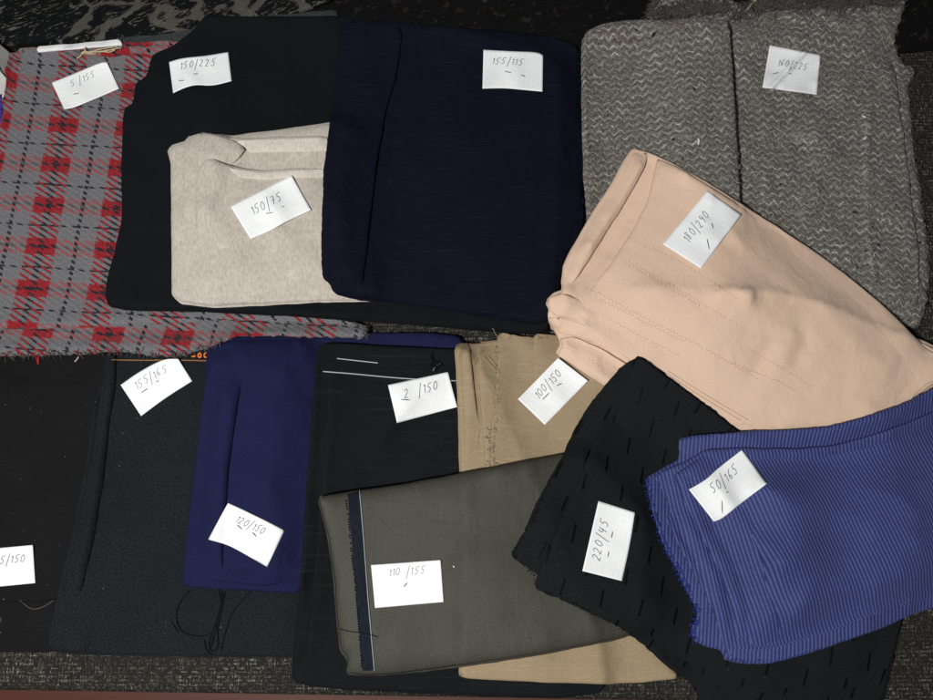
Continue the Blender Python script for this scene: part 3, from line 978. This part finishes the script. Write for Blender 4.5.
cloth('fabric_layer', M['tan'], [(457, 344), (470, 343), (473, 380), (477, 412), (480, 430), (472, 470), (462, 470), (460, 400)], .0016, f, seed=144, noise=.0008, radius=.006, e0=.05, under=0, nscale=.03, hard=[[(470, 343), (473, 380), (477, 412)]], softr=.012)
cloth('fabric_layer', M['tan'], [(498, 334), (516, 336), (534, 337), (580, 340), (620, 345), (630, 480), (560, 486), (494, 490), (491, 460), (491, 430), (496, 390), (497, 360)], .004, f, seed=64, hard=[[(494, 490), (491, 460), (491, 430), (496, 390), (497, 360), (498, 334), (516, 336), (534, 337)]], softr=.02, noise=.0009, nscale=.07, radius=.003, jag=.0004)
cloth('fabric_layer', M['tan'], [(534, 333), (560, 336), (620, 342), (620, 400), (560, 395), (536, 390), (533, 360)], .0018, f, seed=65, hard=[[(536, 390), (533, 360), (534, 333), (560, 336)]], softr=.03, noise=.0005, radius=.006)
fringe('frayed_edge', M['tanyarn'], [(497, 345), (496, 390), (492, 430), (491, 455), (492, 476)], (-1, .3), 70, .005, f, seed=10, spread=2.0, lift=.0012, curl=2.5, rad=(.00015, .00028))
fringe('frayed_edge', M['tanyarn'], [(493, 425), (491, 445), (492, 470)], (-1, .3), 22, .008, f, seed=13, spread=2.6, lift=.0015, curl=4, rad=(.0002, .00032))
fringe('frayed_edge', M['tanyarn'], [(498, 336), (534, 338), (552, 337)], (0, -1), 26, .003, f, seed=14, spread=1.2)
tubes('loose_thread', [px_thread([(497, 336), (494, 333), (492, 331.5)], .002), px_thread([(474, 366), (480, 352), (490, 346), (494, 344)], .001), px_thread([(484, 357), (492, 366), (500, 374)], .001), px_thread([(488, 356), (495, 364), (499, 372)], .001)], M['tanyarn'], f, .0004)

f = thing('folded_fabric', 'olive grey suiting with a navy selvedge band at lower centre', 'fabric', (470, 570), GRP)
stack('fabric_layer', M['olive'], [(318, 497), (336, 493), (400, 484), (460, 473), (550, 456), (585, 450), (650, 520), (660, 620), (622, 637), (540, 653), (460, 665), (400, 673), (362, 675), (346, 672), (348, 657), (341, 648), (338, 620), (335, 580), (328, 532)],
      .018, f, n=2, seed=66, noise=.0016, nscale=.10, radius=.022, smooth=1, e0=.2,
      ridges=[([(322, 520), (336, 580), (344, 640)], -.001, .004), ([(420, 600), (480, 560), (560, 540)], .0012, .02)])
cloth('selvedge', M['selv'], [(347.5, 494), (359, 491), (365, 560), (370, 620), (374, 670), (362, 671), (358, 620), (353, 560)], .0005, f, seed=67, noise=0, radius=.001, smooth=0, soft=.002, angle=-4)
tubes('selvedge_line', [px_thread([(359.5, 490), (363, 530), (366, 570), (369, 610), (374.5, 671)], .0005)], M['oliveyarn'], f, .0005)
stc = [(346, 498), (349, 520), (351, 548), (355, 580), (357.5, 610), (360, 640), (362, 668)]
pts = resample(chaikin(stc, 2, False), 2.6, False)
tubes('selvedge_stitching', [px_thread([pts[i] - (0.9, 0), pts[i] + (0.4, 1.4)], .0004) for i in range(0, len(pts) - 1) if random.random() < .75], M['blackyarn'], f, .0005)
tubes('loose_thread', [px_thread([(340, 629), (352, 632), (366, 633), (378, 637)], .0006)], M['blackyarn'], f, .0003)
tubes('lint_fleck', [px_thread([(453, 566), (454.5, 567)], .0008)], M['white'], f, .0006)

# ------------------------------------------------------------------ peach crepe
f = thing('folded_fabric', 'peach crepe with puckered lines lying on the grey zigzag tweed', 'fabric', (740, 300), GRP)
stack('fabric_layer', M['peach'], [(566, 300), (552, 322), (558, 336), (562, 346), (557, 355), (574, 367), (600, 384), (640, 405), (740, 450), (900, 440), (940, 395), (940, 352), (800, 300), (640, 290)],
      .012, f, soft=.028, n=3, seed=71, noise=.0015, nscale=.07,
      ridges=[([(584, 327), (596, 345), (606, 370)], -.002, .004), ([(566, 345), (580, 352), (600, 356)], .002, .005)])
stack('fabric_layer', M['peach'], [(562, 292), (553, 296), (545, 303), (549, 310), (547, 318), (553, 327), (570, 332), (600, 346), (640, 372), (738, 432), (880, 425), (920, 392), (945, 378), (940, 350), (800, 300), (620, 270)],
      .008, f, soft=.028, n=3, seed=72, noise=.0015, nscale=.07,
      ridges=[([(556, 303), (566, 300), (576, 294)], -.004, .003), ([(552, 316), (566, 316), (580, 312)], -.003, .003), ([(585, 330), (582, 322), (588, 316)], .002, .003)])
stack('fabric_layer', M['peach'], [(632, 149), (650, 154), (668, 162), (700, 179), (735, 201), (772, 225), (812, 251), (852, 281), (882, 306), (910, 334), (932, 353), (960, 352), (958, 374), (926, 384), (912, 400), (880, 446), (740, 446), (650, 380), (606, 340), (574, 318), (558, 304), (562, 290), (563, 268), (570, 252), (590, 216), (610, 186), (624, 160)],
      .007, f, soft=.028, n=2, seed=73, hard=[[(574, 318), (558, 304), (562, 290), (563, 268), (570, 252), (590, 216), (610, 186), (624, 160), (632, 149), (650, 154), (668, 162), (700, 179), (735, 201), (772, 225), (812, 251), (852, 281), (882, 306), (910, 334), (932, 353)]], softr=.04, noise=.0018, nscale=.09,
      ridges=[([(652, 164), (642, 190), (620, 226), (598, 258), (580, 284)], -.0055, .006), ([(634, 160), (618, 186), (596, 222), (578, 256)], .0025, .006)])
cloth('fabric_layer', M['peach'], [(656, 160), (666, 164), (676, 168), (700, 182), (735, 204), (772, 229), (812, 256), (850, 286), (880, 312), (905, 338), (915, 362), (905, 388), (880, 404), (740, 412), (690, 382), (640, 350), (604, 324), (588, 302), (594, 286), (612, 262), (634, 228), (648, 200)],
      .005, f, soft=.028, seed=74, hard=[[(588, 302), (594, 286), (612, 262), (634, 228), (648, 200), (656, 160), (666, 164), (676, 168), (700, 182), (735, 204), (760, 220)]], softr=.05, noise=.0016, nscale=.08, radius=.006,
      ridges=[([(660, 170), (646, 205), (622, 240), (602, 270)], .0012, .006),
              ([(620, 258), (660, 278), (700, 300), (740, 330)], -.0007, .002), ([(745, 330), (770, 334), (786, 338)], -.002, .004),
              ([(806, 332), (806, 346), (798, 360)], -.0022, .007), ([(770, 345), (752, 375), (744, 395)], -.0018, .006), ([(786, 340), (780, 360), (772, 386)], .0018, .010), ([(690, 310), (760, 320), (830, 360), (890, 385)], .0012, .02),
              ([(915, 340), (905, 370), (900, 392)], -.003, .005)])
cloth('turned_flap', M['peach'], [(632, 149), (648, 153), (644, 168), (636, 184), (622, 208), (606, 232), (590, 258), (576, 280), (566, 288), (561, 284), (563, 268), (570, 252), (590, 216), (610, 186), (624, 160)], .0045, f, seed=75, noise=.0018, nscale=.05, radius=.0045, under=.3, hard=[[(648, 153), (644, 168), (636, 184), (622, 208), (606, 232), (590, 258), (576, 280)]], softr=.018,
      ridges=[([(640, 166), (616, 206), (590, 246)], .003, .004)])
for q, hd in (([(546, 302), (553, 296), (563, 294), (580, 300), (622, 318), (600, 323), (574, 319), (556, 317), (549, 311)], [(580, 300), (563, 294), (553, 296), (546, 302), (549, 311), (556, 317), (574, 319)]),
              ([(547, 319), (556, 317), (574, 321), (600, 331), (640, 352), (610, 347), (580, 337), (560, 334), (550, 328)], [(556, 317), (547, 319), (550, 328), (560, 334), (580, 337)]),
              ([(558, 339), (575, 337), (600, 348), (640, 373), (610, 366), (580, 353), (563, 348)], [(575, 337), (558, 339), (563, 348), (580, 353)])):
    cloth('fold', M['peach'], q, .0045, f, seed=150 + int(q[0][1]) % 40, noise=.0004, radius=.004, hard=[hd], softr=.022, soft=.004, under=.5)
for row in ([(620, 257), (640, 268), (660, 279), (690, 296), (720, 314), (748, 332)], [(624, 262), (660, 283), (700, 306)], [(586, 288), (610, 299), (640, 316), (680, 335), (730, 363), (760, 380)],
            [(600, 299), (640, 320), (690, 345)], [(644, 246), (660, 252), (680, 262), (712, 282), (740, 300)], [(588, 358), (602, 368), (616, 376)], [(602, 315), (640, 336), (680, 356)],
            [(730, 362), (770, 378), (800, 392)], [(750, 350), (790, 372), (815, 390)]):
    tubes('pucker_shade_row', zig_row(row), M['peachyarn'], f, .00022, 4)  # slightly darker zigzag tubes paint the shade of small puckers
tubes('woven_line', [px_thread([(664, 372), (700, 396), (740, 420)], .0004), px_thread([(668, 371), (704, 394), (748, 420)], .0004)], M['peachyarn'], f, .0003)

# ------------------------------------------------------------------ black dashed fabric
f = thing('folded_fabric', 'black fabric woven with short dashes, tucked beneath the ribbed blue fabric', 'fabric', (620, 520), GRP)
stack('fabric_layer', M['dash'], [(640, 357), (622, 368), (606, 386), (590, 406), (576, 430), (561, 460), (542, 495), (526, 530), (511, 556), (535, 573), (570, 592), (610, 620), (640, 640), (662, 662), (690, 682), (704, 706), (880, 706), (893, 650), (906, 600), (900, 500), (790, 470), (738, 432), (700, 402), (664, 376)],
      .008, f, angle=-28, n=3, seed=81, noise=.0012, nscale=.08, jag=.0003, uvshift=(.004, .012))
cloth('fabric_layer', M['dash'], [(641, 360), (630, 368), (614, 392), (604, 420), (590, 452), (570, 500), (548, 545), (533, 588), (560, 599), (600, 618), (630, 631), (664, 654), (694, 674), (710, 695), (870, 696), (884, 650), (896, 600), (890, 500), (780, 470), (730, 432), (690, 400), (662, 378)],
      .005, f, angle=-14, seed=82, hard=[[(604, 420), (590, 452), (570, 500), (548, 545), (533, 588), (560, 599), (600, 618), (630, 631)]], softr=.03, noise=.0012, nscale=.08, radius=.004, jag=.0003,
      ridges=[([(624, 392), (600, 440), (570, 510), (548, 560)], .0012, .005), ([(560, 570), (620, 588), (680, 612)], .0010, .008)])
fringe('frayed_edge', M['blackyarn'], [(636, 360), (606, 386), (576, 430), (542, 495), (512, 555)], (-1, -.4), 90, .0018, f, seed=18, spread=1.4)
fringe('frayed_edge', M['blackyarn'], [(512, 557), (534, 576), (534, 588), (570, 604), (610, 624), (640, 640)], (-.4, 1), 90, .0018, f, seed=28, spread=1.4)

# ------------------------------------------------------------------ ribbed blue fabric
f = thing('folded_fabric', 'ribbed blue fabric fanned in folds at lower right, topmost of the pile', 'fabric', (800, 540), GRP)
stack('fabric_layer', M['rib'], [(678, 438), (700, 435), (740, 432), (820, 428), (862, 418), (902, 404), (945, 382), (985, 380), (985, 596), (940, 604), (904, 617), (880, 628), (846, 640), (802, 655), (764, 664), (740, 663), (724, 660), (721, 650), (704, 646), (693, 641), (690, 628), (697, 613), (690, 598), (676, 570), (661, 540), (650, 505), (645, 478), (664, 467), (679, 460)],
      .009, f, angle=-6, n=3, seed=91, noise=.0015, nscale=.08, jag=.0002)
cloth('fabric_layer', M['rib'], [(650, 482), (664, 470), (680, 464), (706, 449), (740, 448), (790, 449), (832, 446), (868, 436), (904, 424), (950, 404), (985, 400), (985, 592), (940, 601), (880, 622), (846, 634), (802, 650), (764, 660), (742, 660), (726, 655), (716, 620), (700, 586), (680, 550), (664, 515)],
      .006, f, angle=11, seed=92, hard=[[(650, 482), (664, 470), (680, 464), (706, 449), (740, 448), (790, 449), (832, 446), (868, 436), (904, 424), (950, 404)], [(726, 655), (716, 620), (700, 586), (680, 550), (664, 515)]], softr=.04, noise=.0018, nscale=.09, radius=.005,
      ridges=[([(662, 490), (680, 530), (700, 572), (712, 610)], -.003, .003), ([(672, 486), (690, 526), (712, 570), (722, 612), (728, 650)], .0025, .005)])
cloth('fabric_layer', M['rib'], [(672, 475), (684, 468), (708, 453), (742, 452), (792, 453), (832, 450), (868, 442), (904, 430), (950, 412), (985, 410), (985, 586), (940, 596), (880, 616), (846, 628), (802, 643), (764, 654), (744, 657), (738, 640), (732, 610), (716, 566), (694, 524)],
      .006, f, angle=16, seed=93, hard=[[(738, 640), (732, 610), (716, 566), (694, 524), (672, 475), (684, 468), (708, 453)]], softr=.04, noise=.0015, nscale=.09, radius=.005,
      ridges=[([(690, 478), (712, 524), (738, 566), (750, 612), (752, 650)], -.0025, .0035), ([(706, 462), (730, 510), (758, 540), (770, 590), (772, 645)], .0030, .009), ([(716, 456), (690, 470), (680, 490)], .0015, .004)])
cloth('fabric_layer', M['rib'], [(742, 460), (792, 458), (832, 455), (868, 448), (904, 436), (950, 420), (985, 416), (985, 580), (940, 590), (880, 609), (846, 621), (802, 636), (776, 640), (768, 600), (760, 556), (744, 520), (730, 490)],
      .006, f, angle=21, seed=94, hard=[[(768, 600), (760, 556), (750, 530)]], softr=.05, noise=.0012, nscale=.09, radius=.012,
      ridges=[([(752, 470), (766, 540), (772, 640)], .013, .040), ([(850, 590), (850, 530), (870, 480), (900, 450)], -.004, .03), ([(830, 640), (880, 606), (960, 575)], .003, .018), ([(770, 500), (800, 474), (860, 462), (940, 435)], .003, .012)])  # hump and valley shaped to darken the middle, standing in for a cast shadow
fringe('frayed_edge', M['blueyarn'], [(646, 480), (650, 505), (661, 540), (676, 570), (690, 598), (697, 613), (690, 628), (693, 641)], (-1, .3), 300, .0042, f, seed=21, spread=1.5, rad=(.0002, .0004))
fringe('frayed_edge', M['blueyarn'], [(724, 660), (764, 664), (802, 655), (846, 640), (880, 628)], (0, 1), 60, .0025, f, seed=22, spread=1.5, rad=(.0002, .0003))

# ------------------------------------------------------------------ handwritten paper labels
DIG = {
    '0': [[(.5, 1), (.15, .75), (.05, .35), (.3, 0), (.65, .2), (.8, .65), (.5, 1)]],
    '1': [[(.2, .7), (.55, 1), (.35, 0)]],
    '2': [[(.15, .78), (.45, 1), (.75, .8), (.55, .45), (.05, .02), (.3, .08), (.75, 0)]],
    '3': [[(.15, .9), (.5, 1), (.7, .78), (.35, .55), (.7, .35), (.5, .02), (.05, .1)]],
    '4': [[(.3, 1), (.1, .45), (.75, .5)], [(.7, .95), (.5, 0)]],
    '5': [[(.35, .95), (.2, .55), (.55, .6), (.65, .3), (.4, 0), (.05, .1)], [(.35, .95), (.95, 1.02)]],
    '6': [[(.65, 1), (.25, .6), (.12, .2), (.4, 0), (.65, .25), (.4, .48), (.15, .25)]],
    '7': [[(.1, .9), (.75, 1), (.35, 0)], [(.2, .5), (.7, .55)]],
    '8': [[(.6, .9), (.3, 1), (.2, .75), (.65, .35), (.4, 0), (.12, .2), (.45, .55), (.7, .85), (.6, .95)]],
    '9': [[(.7, .85), (.4, 1), (.15, .7), (.4, .5), (.7, .8), (.6, .4), (.4, -.05)]],
    '/': [[(.75, 1.25), (.05, -.45)]],
    ' ': [],
}
LGRP = 'handwritten paper size labels pinned to the fabrics'


def paper_label(label, top, bottom, text, s0, s1, t0, th, pins, curl=(0, 0, 0, 0), bulge=.0016, ink='ink', crease=None, gap=.0007):
    B = rest_surface(.005)
    NS, NT_ = 30, 20
    tp = resample(chaikin(top, 2, False) if len(top) > 2 else np.array(top, float), 0.1, False)
    bp = resample(chaikin(bottom, 2, False) if len(bottom) > 2 else np.array(bottom, float), 0.1, False)
    pc = np.mean([p for pp in pins for p in pp], axis=0) if pins else (.4, .6)

    def ev(s, t, lift=0.0):
        s, t = np.asarray(s, float), np.asarray(t, float)
        i = s * (len(tp) - 1)
        j = s * (len(bp) - 1)
        a = np.stack([np.interp(i, np.arange(len(tp)), tp[:, k]) for k in (0, 1)], -1)
        b = np.stack([np.interp(j, np.arange(len(bp)), bp[:, k]) for k in (0, 1)], -1)
        px = a * (1 - t)[..., None] + b * t[..., None]
        hz = gap + lift
        hz = hz + bulge * np.exp(-(((s - pc[0]) / .16) ** 2 + ((t - pc[1]) / .45) ** 2))
        c = curl
        hz = hz + c[0] * ((1 - s) * (1 - t)) ** 2 + c[1] * (s * (1 - t)) ** 2 + c[2] * (s * t) ** 2 + c[3] * ((1 - s) * t) ** 2
        if crease:
            (cs0, ct0), (cs1, ct1), amp, wd = crease
            ab = np.array([cs1 - cs0, ct1 - ct0])
            nn = np.array([-ab[1], ab[0]]) / np.linalg.norm(ab)
            dd = (s - cs0) * nn[0] + (t - ct0) * nn[1]
            hz = hz + amp * np.where(dd > 0, np.exp(-dd / wd), np.exp(dd / (wd * .35)))
        xy = place(px, B, 0)
        for _ in range(2):
            xy = unproject(px, sample(B, xy) + hz)
        return np.concatenate([xy, (sample(B, xy) + hz)[..., None]], -1)
    S, T = np.meshgrid(np.linspace(0, 1, NS), np.linspace(0, 1, NT_), indexing='ij')
    P = ev(S.ravel(), T.ravel())
    w = np.linalg.norm(P.reshape(NS, NT_, 3)[-1, 0] - P.reshape(NS, NT_, 3)[0, 0])
    h = np.linalg.norm(P.reshape(NS, NT_, 3)[0, -1] - P.reshape(NS, NT_, 3)[0, 0])
    F = [(i * NT_ + j, i * NT_ + j + 1, (i + 1) * NT_ + j + 1, (i + 1) * NT_ + j) for i in range(NS - 1) for j in range(NT_ - 1)]
    root = thing('paper_label', label, 'label', None, LGRP, loc=tuple(P[len(P) // 2]))
    po = make('paper', P, F, M['paper'], root, np.stack([S.ravel() * w, T.ravel() * h], -1))
    so = po.modifiers.new('thickness', 'SOLIDIFY')
    so.thickness = .0003
    so.offset = -1
    # handwriting
    po['_world'] = root.location[:]
    wid = {'1': .55, '/': .8, ' ': .7}
    tot = sum(wid.get(c, 1.0) for c in text)
    x = 0
    lines = []
    for c in text:
        cw = wid.get(c, 1.0)
        jx, jy = random.uniform(-.06, .06), random.uniform(-.08, .08)
        for stroke in DIG[c]:
            q = chaikin(stroke, 2, False)
            ss = s0 + (s1 - s0) * (x + (q[:, 0] * .85 + q[:, 1] * .22 + jx) * (cw if c != '1' else .8)) / tot
            tt = t0 - th * (q[:, 1] + jy)
            lines.append(ev(ss, tt, .00012))
        x += cw
    tubes('handwriting', lines, M[ink], po, .00031 if ink == 'ink' else .00027, 4)
    if pins:
        pl = []
        for a, b in pins:
            ss, tt = np.linspace(a[0], b[0], 5), np.linspace(a[1], b[1], 5)
            pl.append(ev(ss, tt, np.array([-.0003, .0004, .0006, .0004, -.0003])))
        tubes('pin', pl, M['pin'], root, .00042, 6)
    return root


def pn(s, t, ds, dt):
    return ((s - ds, t - dt), (s + ds, t + dt))


paper_label('white paper label pinned to the red plaid fabric', [(51.5, 82.5), (78, 72), (102, 62), (107, 63)], [(64, 109), (73, 108), (92, 100), (119, 88.5)],
            '5 /155', .27, .72, .36, .20, [pn(.30, .62, .05, .02)], curl=(.001, .003, .002, .003), ink='faint', bulge=.0025)
paper_label('white wavy paper label pinned to the plain black wool', [(169, 62), (182, 58), (205, 56), (228, 52)], [(173, 93), (186, 87), (197, 84.5), (212, 86), (231.5, 81)],
            '150/225', .17, .78, .36, .24, [pn(.17, .72, .05, .03), pn(.42, .60, .04, .0)], curl=(.003, .001, .001, .003), bulge=.003)
paper_label('white paper label with a clipped corner, pinned to the dark navy fabric', [(483.5, 49.8), (515, 51.5), (537, 52), (543, 55)], [(482.5, 88.5), (505, 88), (520, 89.5), (542.5, 91.5)],
            '155/115', .14, .68, .36, .17, [pn(.42, .56, .06, .02), pn(.67, .63, .04, .02)], curl=(.001, .001, .003, .001), bulge=.0025)
paper_label('paper label with a diagonal crease pinned to the grey zigzag tweed', [(770, 45.3), (795, 50.5), (820.7, 55.2)], [(762.5, 87.5), (790, 91), (817, 94.6)],
            '160/225', .20, .78, .44, .17, [pn(.20, .62, .06, -.03), pn(.46, .58, .03, .0)], crease=((.70, 0), (.16, 1), .008, .06), bulge=.001, curl=(.001, .002, .002, .001))
paper_label('white paper label pinned to the small oatmeal felt', [(230.5, 206.5), (262, 190), (291.5, 175.5)], [(250.5, 239), (270, 231), (285, 222), (311, 210)],
            '150/75', .22, .72, .46, .22, [pn(.44, .60, .05, .03), pn(.66, .62, .015, .01)], curl=(.001, .003, .002, .001), bulge=.004)
paper_label('white paper label slanting on the peach crepe', [(663, 244), (707.5, 190.5)], [(701, 268.5), (741.5, 214.5)],
            '180/290', .22, .74, .44, .21, [pn(.36, .80, .06, -.10), pn(.62, .62, .03, -.06)], bulge=.003, curl=(.001, .002, .003, .001))
paper_label('white paper label pinned to the dark slate fabric below the plaid fringe', [(120.5, 385), (140, 371), (163.5, 359), (178, 359)], [(141, 416), (165, 398), (192, 381)],
            '155/165', .17, .76, .38, .22, [pn(.27, .50, .07, .0), pn(.52, .48, .02, .0)], bulge=.002, ink='faint', curl=(.002, .004, .001, .002))
paper_label('white paper label cut by the left edge, on the brownish black wool', [(-28, 550), (0, 548), (32.5, 545)], [(-26, 589), (5, 586), (35, 583)],
            '135/150', .28, .88, .42, .20, [pn(.40, .74, .04, -.02)], bulge=.001, curl=(.0, .002, .001, .0))
paper_label('white paper label on the deep royal navy wool', [(228, 503), (256, 516), (284.5, 530.5)], [(208, 539.5), (225, 544), (236, 549), (267, 567)],
            '120/150', .24, .74, .36, .20, [pn(.34, .44, .06, .03), pn(.60, .44, .05, .03)], bulge=.0035)
paper_label('white paper label covering the selvedge line on the black suiting', [(388, 385), (448, 372)], [(397, 423), (457, 407)],
            '2  /150', .20, .80, .42, .24, [pn(.22, .47, .075, .04)], bulge=.0018, curl=(.002, .001, .001, .001))
paper_label('white paper label on the olive grey suiting', [(371, 565), (440.5, 560)], [(375, 608), (443.5, 602)],
            '110 /155', .24, .78, .30, .18, [pn(.47, .52, .03, -.05)], bulge=.001, ink='faint', curl=(.002, .002, .001, .001))
paper_label('white paper label on the tan linen touching the peach crepe', [(518, 399), (558, 358)], [(545, 425), (588, 381)],
            '100/150', .24, .84, .40, .22, [pn(.36, .48, .09, .0), pn(.66, .52, .05, .03)], bulge=.0022, curl=(.001, .002, .001, .001))
paper_label('upright white paper label on the black dashed fabric', [(582.5, 571), (598.5, 501)], [(622, 581), (630, 545), (635, 512.5)],
            '220/45', .18, .78, .36, .22, [pn(.32, .53, .045, .0), pn(.60, .52, .05, .0)], bulge=.0012, curl=(.0, .001, .002, .001))
paper_label('white paper label on the ribbed blue fabric', [(689, 489.5), (706, 480), (716, 470), (742, 450)], [(714, 521.5), (722, 519), (740, 504), (767, 483.5)],
            '50/165', .26, .78, .40, .24, [pn(.24, .78, .06, -.14), pn(.44, .58, .015, .0)], bulge=.004, curl=(.001, .003, .001, .004))

# ------------------------------------------------------------------ light
def area(name, loc, target, size, power, color):
    l = bpy.data.lights.new(name, 'AREA')
    l.shape = 'DISK'
    l.size = size
    l.energy = power
    l.color = color
    o = bpy.data.objects.new(name, l)
    COL.objects.link(o)
    o.location = loc
    o.rotation_euler = (Vector(target) - Vector(loc)).to_track_quat('-Z', 'Y').to_euler()
    return o


area('ceiling_lamp', (-.44, -.44, 1.28), (-.05, -.05, 0), .15, 23.0, (1.0, .985, .955))

world = bpy.data.worlds.new('World')
scene.world = world
world.use_nodes = True
bg = world.node_tree.nodes['Background']
bg.inputs[0].default_value = (.80, .88, 1.0, 1)
bg.inputs[1].default_value = .10

scene.view_settings.view_transform = 'Standard'
scene.view_settings.look = 'None'
scene.view_settings.exposure = 0.0
scene.view_settings.gamma = 1.0
scene.cycles.max_bounces = 5
scene.cycles.use_denoising = True
for o in bpy.data.objects:
    if '_world' in o:
        del o['_world']
